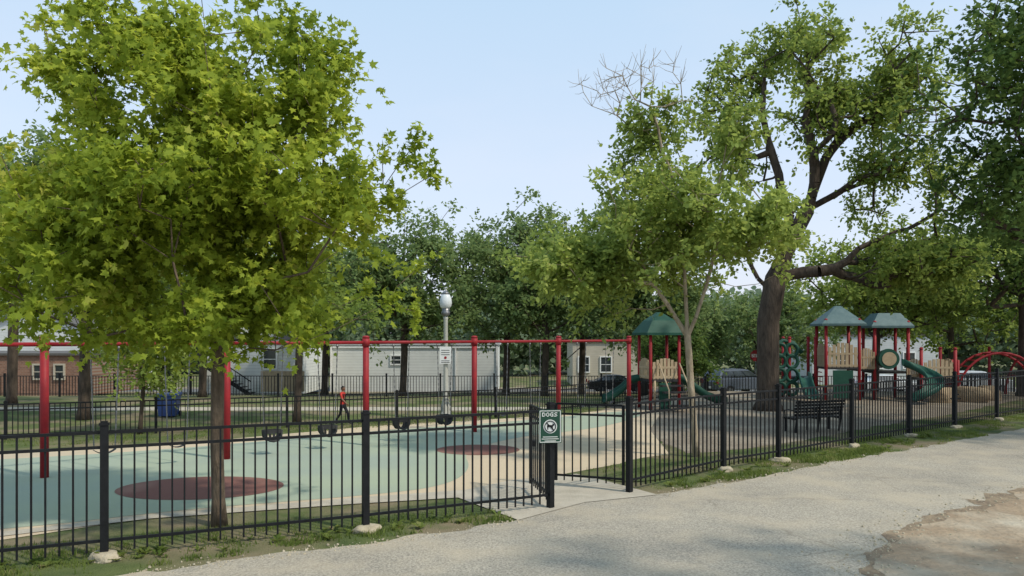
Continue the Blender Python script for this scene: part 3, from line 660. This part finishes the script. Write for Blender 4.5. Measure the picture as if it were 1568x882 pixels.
# ------------------------------------------------------------ cars
def car(name,x,y,rz,paint,suv=True):
    e=empty(name,(x,y,gz(y)+0.01),rz)
    H=1.72 if suv else 1.42
    if suv:
        body=[(-2.3,.35),(-2.35,.75),(-2.3,1.05),(-1.2,1.12),(-.6,1.16),(2.2,1.16),(2.33,.9),(2.33,.38)]
        cab=[(-1.15,1.12),(-.35,1.66),(.0,1.72),(1.7,1.7),(1.95,1.62),(2.22,1.12)]
    else:
        body=[(-2.3,.3),(-2.35,.6),(-2.25,.82),(-1.1,.95),(1.5,1.0),(2.2,.95),(2.33,.75),(2.33,.33)]
        cab=[(-1.05,.93),(-.3,1.38),(.1,1.43),(1.0,1.4),(1.75,.98)]
    b=MB(); b.prism([(px,-.9,pz) for px,pz in body],(0,1.8,0))
    n=len(cab); zt_=1.2 if suv else 1.05; yi=.66 if suv else .62
    vs=[(px,-.84 if pz<zt_ else -yi,pz) for px,pz in cab]+[(px,.84 if pz<zt_ else yi,pz) for px,pz in cab]
    fs=[list(range(n)),[n+i for i in range(n)][::-1]]+[[i,n+i,n+(i+1)%n,(i+1)%n] for i in range(n)]
    b.add(vs,fs); b.build('body',[paint],e,bevel=0.06)
    g=MB(); zt=H-.12; zb=(1.2 if suv else 1.02)
    xa=(-1.0,-.35) if suv else (-.85,-.22); xe=(2.0,1.75) if suv else (1.5,1.0)
    for s_ in(-1,1):
        yb,yt=s_*.835,s_*(.69 if suv else .66)
        for t0,t1 in((0,.3),(.33,.64),(.67,1)):
            q=[]
            for t,zz,yy,(xl,xr) in((t0,zb,yb,(xa[0],xe[0])),(t1,zb,yb,(xa[0],xe[0])),(t1,zt,yt,(xa[1],xe[1])),(t0,zt,yt,(xa[1],xe[1]))): q.append((xl+(xr-xl)*t,yy,zz))
            g.prism(q,(0,s_*.02,0))
    g.prism([(xa[0]-.1,-.7,zb),(xa[0]-.1,.7,zb),(xa[1]-.08,.56,zt),(xa[1]-.08,-.56,zt)],(-.03,0,.02))
    g.prism([(xe[0]+.1,-.7,zb),(xe[0]+.1,.7,zb),(xe[1]+.14,.56,zt),(xe[1]+.14,-.56,zt)],(.03,0,.02))
    g.build('windows',[M['glass']],e)
    w=MB()
    for wx in(-1.45,1.4):
        for s_ in(-1,1):
            w.tube([(wx,s_*.93,.34),(wx,s_*.7,.34)],.34,20,0); w.tube([(wx,s_*.945,.34),(wx,s_*.93,.34)],.2,14,1)
    w.build('wheels',[M['rubber'],M['chain']],e)
    l=MB()
    for s_ in(-1,1): l.box((2.35,s_*.75,.92),(.06,.22,.25),0,0); l.box((-2.34,s_*.7,.7),(.06,.3,.14),0,1)
    l.box((2.36,0,.55),(.04,.5,.14),0,1)
    l.build('lights_and_plate',[M['red'],M['white']],e)
def paint(n,c): 
    return mat(n,c,tuple(k*.95 for k in c),2,0.25,metal=.3,spec=.6)
car('suv_car',15.0,50,R(205),paint('slate_paint',(.11,.13,.17)))
car('sedan_car',8.3,59,R(180),paint('dark_paint',(.02,.022,.028)),False)
car('suv_car',36.5,59,R(180),paint('silver_paint',(.45,.46,.47)))
car('sedan_car',29.5,59,R(180),paint('white_car_paint',(.6,.6,.6)),False)
e=empty('stop_sign',(17.2,53,gz(53)))
b=MB();b.tube([(0,0,-.02),(0,0,2.9)],.035,8);b.build('pole',[M['chain']],e)
b=MB();b.prism([(.42*math.cos(R(22.5+45*k)),-.05,2.7+.42*math.sin(R(22.5+45*k))) for k in range(8)],(0,.02,0));b.build('octagon',[M['red']],e)
b=MB()
S5={'S':['###','#  ','###','  #','###'],'T':['###',' # ',' # ',' # ',' # '],'O':['###','# #','# #','# #','###'],'P':['###','# #','###','#  ','#  ']}
for i,c in enumerate('STOP'):
    for r_,row in enumerate(S5[c]):
        for q,ch in enumerate(row):
            if ch=='#': b.box((-.28+i*.16+q*.045,-.056,2.79-r_*.045),(.045,.006,.045))
b.build('letters',[M['white']],e)

# ------------------------------------------------------------ playground towers
def hip_roof(b,cx,cy,z,w,d,h,mi=0,apex=0.12):
    b.add([(cx-w/2,cy-d/2,z),(cx+w/2,cy-d/2,z),(cx+w/2,cy+d/2,z),(cx-w/2,cy+d/2,z),(cx-apex,cy-apex,z+h),(cx+apex,cy-apex,z+h),(cx+apex,cy+apex,z+h),(cx-apex,cy+apex,z+h)],
          [(0,1,5,4),(1,2,6,5),(2,3,7,6),(3,0,4,7),(4,5,6,7),(3,2,1,0)],mi)
    b.box((cx,cy,z-.05),(w*1.0,d*1.0,.1),0,mi)
def slide(b,pts,w=0.28,mi=0):
    P=[Vector(p) for p in pts];vs=[];sec=[(-w,.22),(-w,.0),(-w*.6,-.09),(0,-.12),(w*.6,-.09),(w,.0),(w,.22),(w-.05,.22),(w-.05,.02),(0,-.07),(-w+.05,.02),(-w+.05,.22)]
    n=len(sec)
    for i,p in enumerate(P):
        d=P[min(i+1,len(P)-1)]-P[max(i-1,0)];h=Vector((d.x,d.y,0)).normalized();s_=Vector((-h.y,h.x,0))
        for a,c in sec: vs.append(p+s_*a+Vector((0,0,c)))
    fs=[(i*n+k,i*n+(k+1)%n,(i+1)*n+(k+1)%n,(i+1)*n+k) for i in range(len(P)-1) for k in range(n)]
    fs+=[list(range(n))[::-1],[(len(P)-1)*n+k for k in range(n)]]
    b.add(vs,fs,mi,True)
def panel(b,c,w,h,rz,mi):
    n=7; ca,sa=math.cos(rz),math.sin(rz)
    for k in range(n):
        t=(k-(n-1)/2)/n; x=t*w; hh=h*(1-.25*(2*t)**2)
        b.box((c[0]+x*ca,c[1]+x*sa,c[2]+hh/2),(w/n*.72,.05,hh),rz,mi)
    for z in(.08,h*.55): b.box((c[0],c[1],c[2]+z),(w,.065,.09),rz,mi)
mats=[M['red'],M['dkgreen'],M['tan'],M['green'],M['teal'],M['chain'],M['rubber']]
e=empty('playground_tower',(6.1,31.2,0),R(12))
b=MB()
for sx in(-.62,.62):
    for sy in(-.62,.62): b.tube([(sx,sy,-.02),(sx,sy,3.25)],.065,12,0)
b.box((0,0,1.2),(1.3,1.3,.1),0,6)
panel(b,(0,-.62,1.26),1.1,.85,0,2);panel(b,(-.62,0,1.26),1.1,.85,R(90),2)
b.box((0,-.64,.55),(.5,.06,1.1),0,1); b.tube([(-.45,-.64,.2),(-.45,-.64,1.2)],.05,8,2)
for k in range(4): b.box((0.15,-.95-.22*(3-k),.25+.25*k),(.9,.26,.07),0,6)
for s_ in(-.3,.6): b.tube([(s_,-1.75,.2),(s_,-1.7,.9),(s_,-.7,1.9)],.03,8,2)
b.build('deck_and_posts',mats,e)
b=MB(); 
b.add([(-.85,-.85,3.15),(.85,-.85,3.15),(.85,.85,3.15),(-.85,.85,3.15),(-.5,-.5,3.65),(.5,-.5,3.65),(.5,.5,3.65),(-.5,.5,3.65),(-.08,-.08,4.0),(.08,-.08,4.0),(.08,.08,4.0),(-.08,.08,4.0)],
 [(0,1,5,4),(1,2,6,5),(2,3,7,6),(3,0,4,7),(4,5,9,8),(5,6,10,9),(6,7,11,10),(7,4,8,11),(8,9,10,11),(3,2,1,0)],0)
b.box((0,0,3.1),(1.7,1.7,.1)); b.build('roof',[M['dkgreen']],e)
b=MB(); slide(b,[(.62,0,1.25),(1.0,0,1.2),(1.5,-.05,.85),(2.0,-.1,.5),(2.5,-.12,.3),(2.9,-.12,.25)]); slide(b,[(-.2,.62,1.25),(-.9,.9,1.1),(-1.3,.9,.7),(-1.8,.9,.4),(-2.1,.9,.3)])
b.build('slides',[M['dkgreen']],e)
e=empty('playground_structure',(15.6,36.0,0),R(-6))
b=MB()
def tower(cx,cy,deck,top,s_=.75):
    for sx in(-s_,s_):
        for sy in(-s_,s_): b.tube([(cx+sx,cy+sy,-.02),(cx+sx,cy+sy,top)],.075,12,0); b.lathe((cx+sx,cy+sy,top),[(.09,0),(.09,.04),(.04,.09)],10,0)
    b.box((cx,cy,deck),(2*s_+.1,2*s_+.1,.1),0,6)
tower(0,0,1.5,3.75);tower(2.3,.3,1.3,3.65);tower(4.3,.1,1.0,2.4);tower(-1.7,.3,1.0,2.9,.6)
panel(b,(0,-.76,1.55),1.35,1.15,0,2);panel(b,(-.76,0,1.55),1.3,1.1,R(90),2);panel(b,(4.3,-.66,1.05),1.3,.9,0,2);panel(b,(5.05,.1,1.05),1.2,.9,R(90),2)
b.box((1.2,.1,1.4),(1.0,1.2,.08),0,6);panel(b,(1.15,-.5,1.45),.8,1.0,0,2);panel(b,(3.3,-.5,1.1),.7,.85,0,2)
b.tube([(2.0,-.5,1.95),(2.0,-.95,1.95)],.42,22,1);b.tube([(2.0,-1.0,1.95),(2.0,-.9,1.95)],[.46,.48],24,1);b.tube([(2.0,-1.02,1.95),(2.0,-1.0,1.95)],.32,20,2)
for zc in(.5,1.15,1.8,2.35):
    for xc in(-2.75,-2.2):
        b.tube([(xc+.27*math.cos(t*math.pi/8),-.35,zc+.3*math.sin(t*math.pi/8)) for t in range(17)],.085,8,1,cap=False)
b.tube([(-3.1,-.35,-.02),(-3.15,-.35,1.5),(-3.0,-.35,2.5),(-2.6,-.3,2.8),(-2.1,-.2,2.7),(-1.7,-.2,2.2)],.1,10,1)
b.box((-.0,-.8,.75),(.9,.06,1.3),0,1); 
for k in range(5): b.box((4.3,-.95-.2*(4-k),.2+.18*k),(.9,.25,.06),0,6)
for k in range(6): b.tube([(-.9-.0,-.6,.2+.22*k),(-.9,.6,.2+.22*k)],.025,6,0)
for off in(-.4,.5):
    b.tube([(7.2+2.0*math.cos(math.pi*t/16),off,-.02+2.25*math.sin(math.pi*t/16)) for t in range(17)],.055,8,0)
for t in range(2,15): b.tube([(7.2+2.0*math.cos(math.pi*t/16),-.4,2.25*math.sin(math.pi*t/16)),(7.2+2.0*math.cos(math.pi*t/16),.5,2.25*math.sin(math.pi*t/16))],.03,6,0)
for k in range(3): b.tube([(5.2,-.6+k*.6,-.02),(5.2,-.6+k*.6,1.9)],.06,8,0)
b.build('decks_and_posts',mats,e)
b=MB();hip_roof(b,0,0,3.6,2.0,2.0,.85);hip_roof(b,2.3,.3,3.5,1.9,1.9,.6,apex=.5);b.build('roofs',[M['teal']],e)
b=MB()
slide(b,[(2.6+1.0*math.sin(t*.42),-1.0-1.0*(1-math.cos(t*.42))*.9,1.75-.19*t) for t in range(9)],.33)
slide(b,[(-1.7,-.3,1.1),(-1.7,-.7,1.05),(-1.75,-1.3,.65),(-1.8,-1.9,.3),(-1.8,-2.3,.25)])
b.build('slides',[M['green']],e)
for i,(x,y,s_) in enumerate([(19.6,34.2,.7),(21.0,34.6,.9),(22.4,35.3,.6)]): lump('climbing_boulder',(x,y,.15),s_,s_*.7,.75,mat('sandstone%d'%i,(.42,.32,.2),(.3,.22,.14),3,.9,bump=.5),i+3)
e=empty('arch_climber',(27,38,gz(38)),R(-10));b=MB()
for off in(-.6,.6):
    b.tube([(1.6*math.cos(math.pi*t/14),off,-.02+2.6*math.sin(math.pi*t/14)) for t in range(15)],.06,8,0)
for t in range(2,13): b.tube([(1.6*math.cos(math.pi*t/14),-.6,2.6*math.sin(math.pi*t/14)),(1.6*math.cos(math.pi*t/14),.6,2.6*math.sin(math.pi*t/14))],.035,6,0)
for x in(-2.6,2.6,3.9): b.tube([(x,0,-.02),(x,0,2.6)],.07,10,0)
b.build('bars',mats,e)

def bench(name,x,y,rz,L=1.9):
    e=empty(name,(x,y,gz(y)),rz);b=MB()
    for k in range(5): b.box((0,-.2+k*.1,.45),(L,.07,.03))
    for k in range(5): b.box((0,.28+k*.025,.56+k*.1),(L,.03,.07),0,0,R(-12))
    b.build('slats',[M['black']],e)
    b=MB()
    for sx in(-L/2+.1,0,L/2-.1):
        b.beam((sx,-.2,-.01),(sx,-.2,.43),.05,.05);b.beam((sx,.25,-.01),(sx,.4,1.02),.05,.05);b.beam((sx,-.24,.42),(sx,.3,.42),.05,.04)
        b.tube([(sx,-.22,.44),(sx,-.24,.66),(sx,-.1,.7),(sx,.33,.68)],.02,8)
    b.build('legs',[M['black']],e)
bench('park_bench',9.5,23.8,R(200),1.9)
e=empty('recycling_bin',(-12.8,28,0),R(10));b=MB()
b.add([(-.28,-.3,.05),(.28,-.3,.05),(.28,.3,.05),(-.28,.3,.05),(-.35,-.38,.8),(.35,-.38,.8),(.35,.38,.8),(-.35,.38,.8)],[(3,2,1,0),(4,5,6,7),(0,1,5,4),(1,2,6,5),(2,3,7,6),(3,0,4,7)])
b.box((0,0,.84),(.76,.82,.08));b.tube([(-.3,.42,.8),(.3,.42,.8)],.02,8);
b.build('body',[mat('blue_plastic',(.03,.06,.2),(.02,.05,.16),3,.5)],e,bevel=.02)
b=MB()
for s_ in(-.33,.33): b.tube([(s_-.03,.3,.1),(s_+.03,.3,.1)],.1,12)
b.build('wheels',[M['rubber']],e)

# ------------------------------------------------------------ walking person
def person(name,x,y,rz,H):
    e=empty(name,(x,y,gz(y)),rz); e.scale=(H/1.7,)*3
    J={'pel':(0,0,.93,.125),'wa':(0,0.01,1.08,.112),'ch':(0,.015,1.28,.135),'sh':(0,.0,1.40,.10),'nk':(0,-.01,1.47,.052),'hd0':(0,-.015,1.53,.055),
       'hl':(.095,0,.88,.092),'kl':(.10,-.20,.50,.06),'al':(.10,-.24,.10,.038),'tl':(.11,-.38,.045,.03),
       'hr':(-.095,0,.88,.092),'kr':(-.10,.06,.49,.06),'ar':(-.10,.32,.15,.038),'tr':(-.11,.24,.035,.03),
       'sl':(.17,0,1.39,.062),'el':(.23,.13,1.13,.042),'wl':(.22,.10,.90,.028),'pl':(.215,.075,.84,.032),
       'sr':(-.17,0,1.39,.062),'er':(-.23,-.10,1.14,.042),'wr':(-.21,-.28,.97,.028),'pr':(-.205,-.33,.93,.032)}
    E=[('pel','wa'),('wa','ch'),('ch','sh'),('sh','nk'),('nk','hd0'),('pel','hl'),('hl','kl'),('kl','al'),('al','tl'),('pel','hr'),('hr','kr'),('kr','ar'),('ar','tr'),('sh','sl'),('sl','el'),('el','wl'),('wl','pl'),('sh','sr'),('sr','er'),('er','wr'),('wr','pr')]
    K=list(J);V=[J[k][:3] for k in K];Rr=[J[k][3] for k in K];Ed=[(K.index(a),K.index(c)) for a,c in E]
    me=bpy.data.meshes.new('body');me.from_pydata(V,Ed,[]);ob=bpy.data.objects.new('body_tmp',me);scene.collection.objects.link(ob)
    sm=ob.modifiers.new('s','SKIN');
    for i,v in enumerate(me.skin_vertices[0].data): v.radius=(Rr[i],Rr[i]*(.78 if K[i] in('ch','wa','pel','sh') else 1)); v.use_root=(i==0)
    ss=ob.modifiers.new('ss','SUBSURF');ss.levels=2;ss.render_levels=2
    dg=bpy.context.evaluated_depsgraph_get();m2=bpy.data.meshes.new_from_object(ob.evaluated_get(dg))
    bpy.data.objects.remove(ob)
    m2.materials.clear()
    for m in(M['pants'],M['shirt'],M['skin'],M['rubber']): m2.materials.append(m)
    for p in m2.polygons:
        c=p.center; p.use_smooth=True
        arm=abs(c.x)>.175 and c.z>.75
        if arm: p.material_index=1 if c.z>1.2 else 2
        elif c.z>1.46: p.material_index=2
        elif c.z>.92: p.material_index=1
        elif (c.z<.085) or (c.y>.24 and c.z<.2): p.material_index=3
        else: p.material_index=0
    bo=bpy.data.objects.new('body',m2);scene.collection.objects.link(bo);bo.parent=e
    h=MB();n=18;m_=14;vs=[];fs=[]
    for i in range(m_+1):
        th=math.pi*i/m_
        for k in range(n):
            ph=2*math.pi*k/n;dx=math.sin(th)*math.cos(ph);dy=math.sin(th)*math.sin(ph);dz=math.cos(th)
            w=.074*(1-.22*max(0,-dz));l=.095*(1-.1*max(0,-dz))
            yy=dy*l
            if dy<-.75 and -.45<dz<.05 and abs(dx)<.28: yy-=.016
            vs.append((dx*w,-.02+yy,1.60+dz*.115))
    for i in range(m_):
        for k in range(n): fs.append((i*n+k,(i+1)*n+k,(i+1)*n+(k+1)%n,i*n+(k+1)%n))
    h.add(vs,fs,0,True)
    for s_ in(-1,1):
        h.tube([(s_*.03,-.108,1.605),(s_*.03,-.114,1.605)],[.011,.006],8,1); h.tube([(s_*.072,-.01,1.57),(s_*.086,.0,1.60),(s_*.078,.005,1.625)],.011,6,0)
    h.tube([(-.022,-.106,1.545),(0,-.111,1.543),(.022,-.106,1.545)],.006,6,2)
    h.build('head',[M['skin'],M['hair'],M['shirt']],e)
    h=MB();vs=[];fs=[]
    for i in range(9):
        th=math.pi*.62*i/8
        for k in range(n):
            ph=2*math.pi*k/n;dx=math.sin(th)*math.cos(ph);dy=math.sin(th)*math.sin(ph);dz=math.cos(th)
            if dy<-.3: dz=max(dz,.42)
            vs.append((dx*.084,-.012+dy*(.103 if dy>0 else .095),1.605+dz*.125))
    for i in range(8):
        for k in range(n): fs.append((i*n+k,(i+1)*n+k,(i+1)*n+(k+1)%n,i*n+(k+1)%n))
    h.add(vs,fs,0,True);h.build('hair',[M['hair']],e)
    h=MB()
    for (px,py,pz),dr in(((.215,.075,.84),Vector((0,-.15,-1))),((-.205,-.33,.93),Vector((0,-.75,-.65)))):
        dr.normalize();sd=dr.cross(Vector((1,0,0))).normalized();p=Vector((px,py,pz))
        for k,l in enumerate((.062,.075,.07,.055)):
            q=p+sd*((k-1.5)*.019)+dr*.015; inw=Vector((-math.copysign(1,px),0,0))
            h.tube([q,q+dr*l*.6,q+dr*l+inw*.02],[.010,.009,.006],6)
        q=p-sd*.03;h.tube([q-dr*.02,q-sd*.02+dr*.015,q-sd*.022+dr*.045],[.012,.010,.007],6)
    h.build('hands_fingers',[M['skin']],e)
person('walking_person',-5.75,25.5,R(75),1.3)

# ------------------------------------------------------------ world, sun, camera
sd=Vector((0.80,-0.50,0)).normalized();el=R(50)
w=bpy.data.worlds.new('World');scene.world=w;w.use_nodes=True;nt=w.node_tree;L=nt.links
bg=nt.nodes['Background'];sk=nt.nodes.new('ShaderNodeTexSky');sk.sky_type='NISHITA';sk.sun_disc=False
sk.sun_elevation=el;sk.sun_rotation=math.atan2(sd.x,sd.y);sk.air_density=1.0;sk.dust_density=2.0;sk.ozone_density=1.5
tc=nt.nodes.new('ShaderNodeTexCoord');sx=nt.nodes.new('ShaderNodeSeparateXYZ');L.new(tc.outputs['Generated'],sx.inputs[0])
r=nt.nodes.new('ShaderNodeValToRGB');r.color_ramp.elements[0].position=0.0;r.color_ramp.elements[0].color=(6.6/8,6.8/8,7.8/8,1)
r.color_ramp.elements[1].position=.55;r.color_ramp.elements[1].color=(4.0/8,5.9/8,7.5/8,1)
L.new(sx.outputs['Z'],r.inputs[0])
cn=nt.nodes.new('ShaderNodeTexNoise');cn.inputs['Scale'].default_value=2.5;cn.inputs['Detail'].default_value=6
mp=nt.nodes.new('ShaderNodeMapping');mp.inputs['Scale'].default_value=(1,1,3);L.new(tc.outputs['Generated'],mp.inputs[0]);L.new(mp.outputs[0],cn.inputs['Vector'])
cr=nt.nodes.new('ShaderNodeValToRGB');cr.color_ramp.elements[0].position=.5;cr.color_ramp.elements[0].color=(0,0,0,1);cr.color_ramp.elements[1].position=.8;cr.color_ramp.elements[1].color=(.3,.3,.3,1);L.new(cn.outputs[0],cr.inputs[0])
cm=nt.nodes.new('ShaderNodeMixRGB');cm.inputs[2].default_value=(.88,.89,.94,1);L.new(cr.outputs[0],cm.inputs[0]);L.new(r.outputs[0],cm.inputs[1])
sc=nt.nodes.new('ShaderNodeVectorMath');sc.operation='SCALE';sc.inputs['Scale'].default_value=8.0;L.new(cm.outputs[0],sc.inputs[0])
mx=nt.nodes.new('ShaderNodeMixRGB');mx.inputs[0].default_value=0.70;L.new(sk.outputs[0],mx.inputs[1]);L.new(sc.outputs[0],mx.inputs[2])
L.new(mx.outputs[0],bg.inputs['Color']);bg.inputs['Strength'].default_value=0.15
sl=bpy.data.lights.new('sun','SUN');sl.energy=3.3;sl.angle=R(2.5);sl.color=(1,.92,.78)
so=bpy.data.objects.new('sun',sl);scene.collection.objects.link(so)
dirv=Vector((sd.x*math.cos(el),sd.y*math.cos(el),math.sin(el)));so.rotation_euler=dirv.to_track_quat('Z','Y').to_euler();so.location=(20,-10,30)
cd=bpy.data.cameras.new('camera');co=bpy.data.objects.new('camera',cd);scene.collection.objects.link(co)
co.location=(0,0,3.0);co.rotation_euler=(R(90),0,0);cd.sensor_width=36;cd.lens=26.4;cd.shift_y=74/1568;cd.clip_end=3000
scene.camera=co
scene.view_settings.view_transform='Standard';scene.view_settings.look='None';scene.view_settings.exposure=0
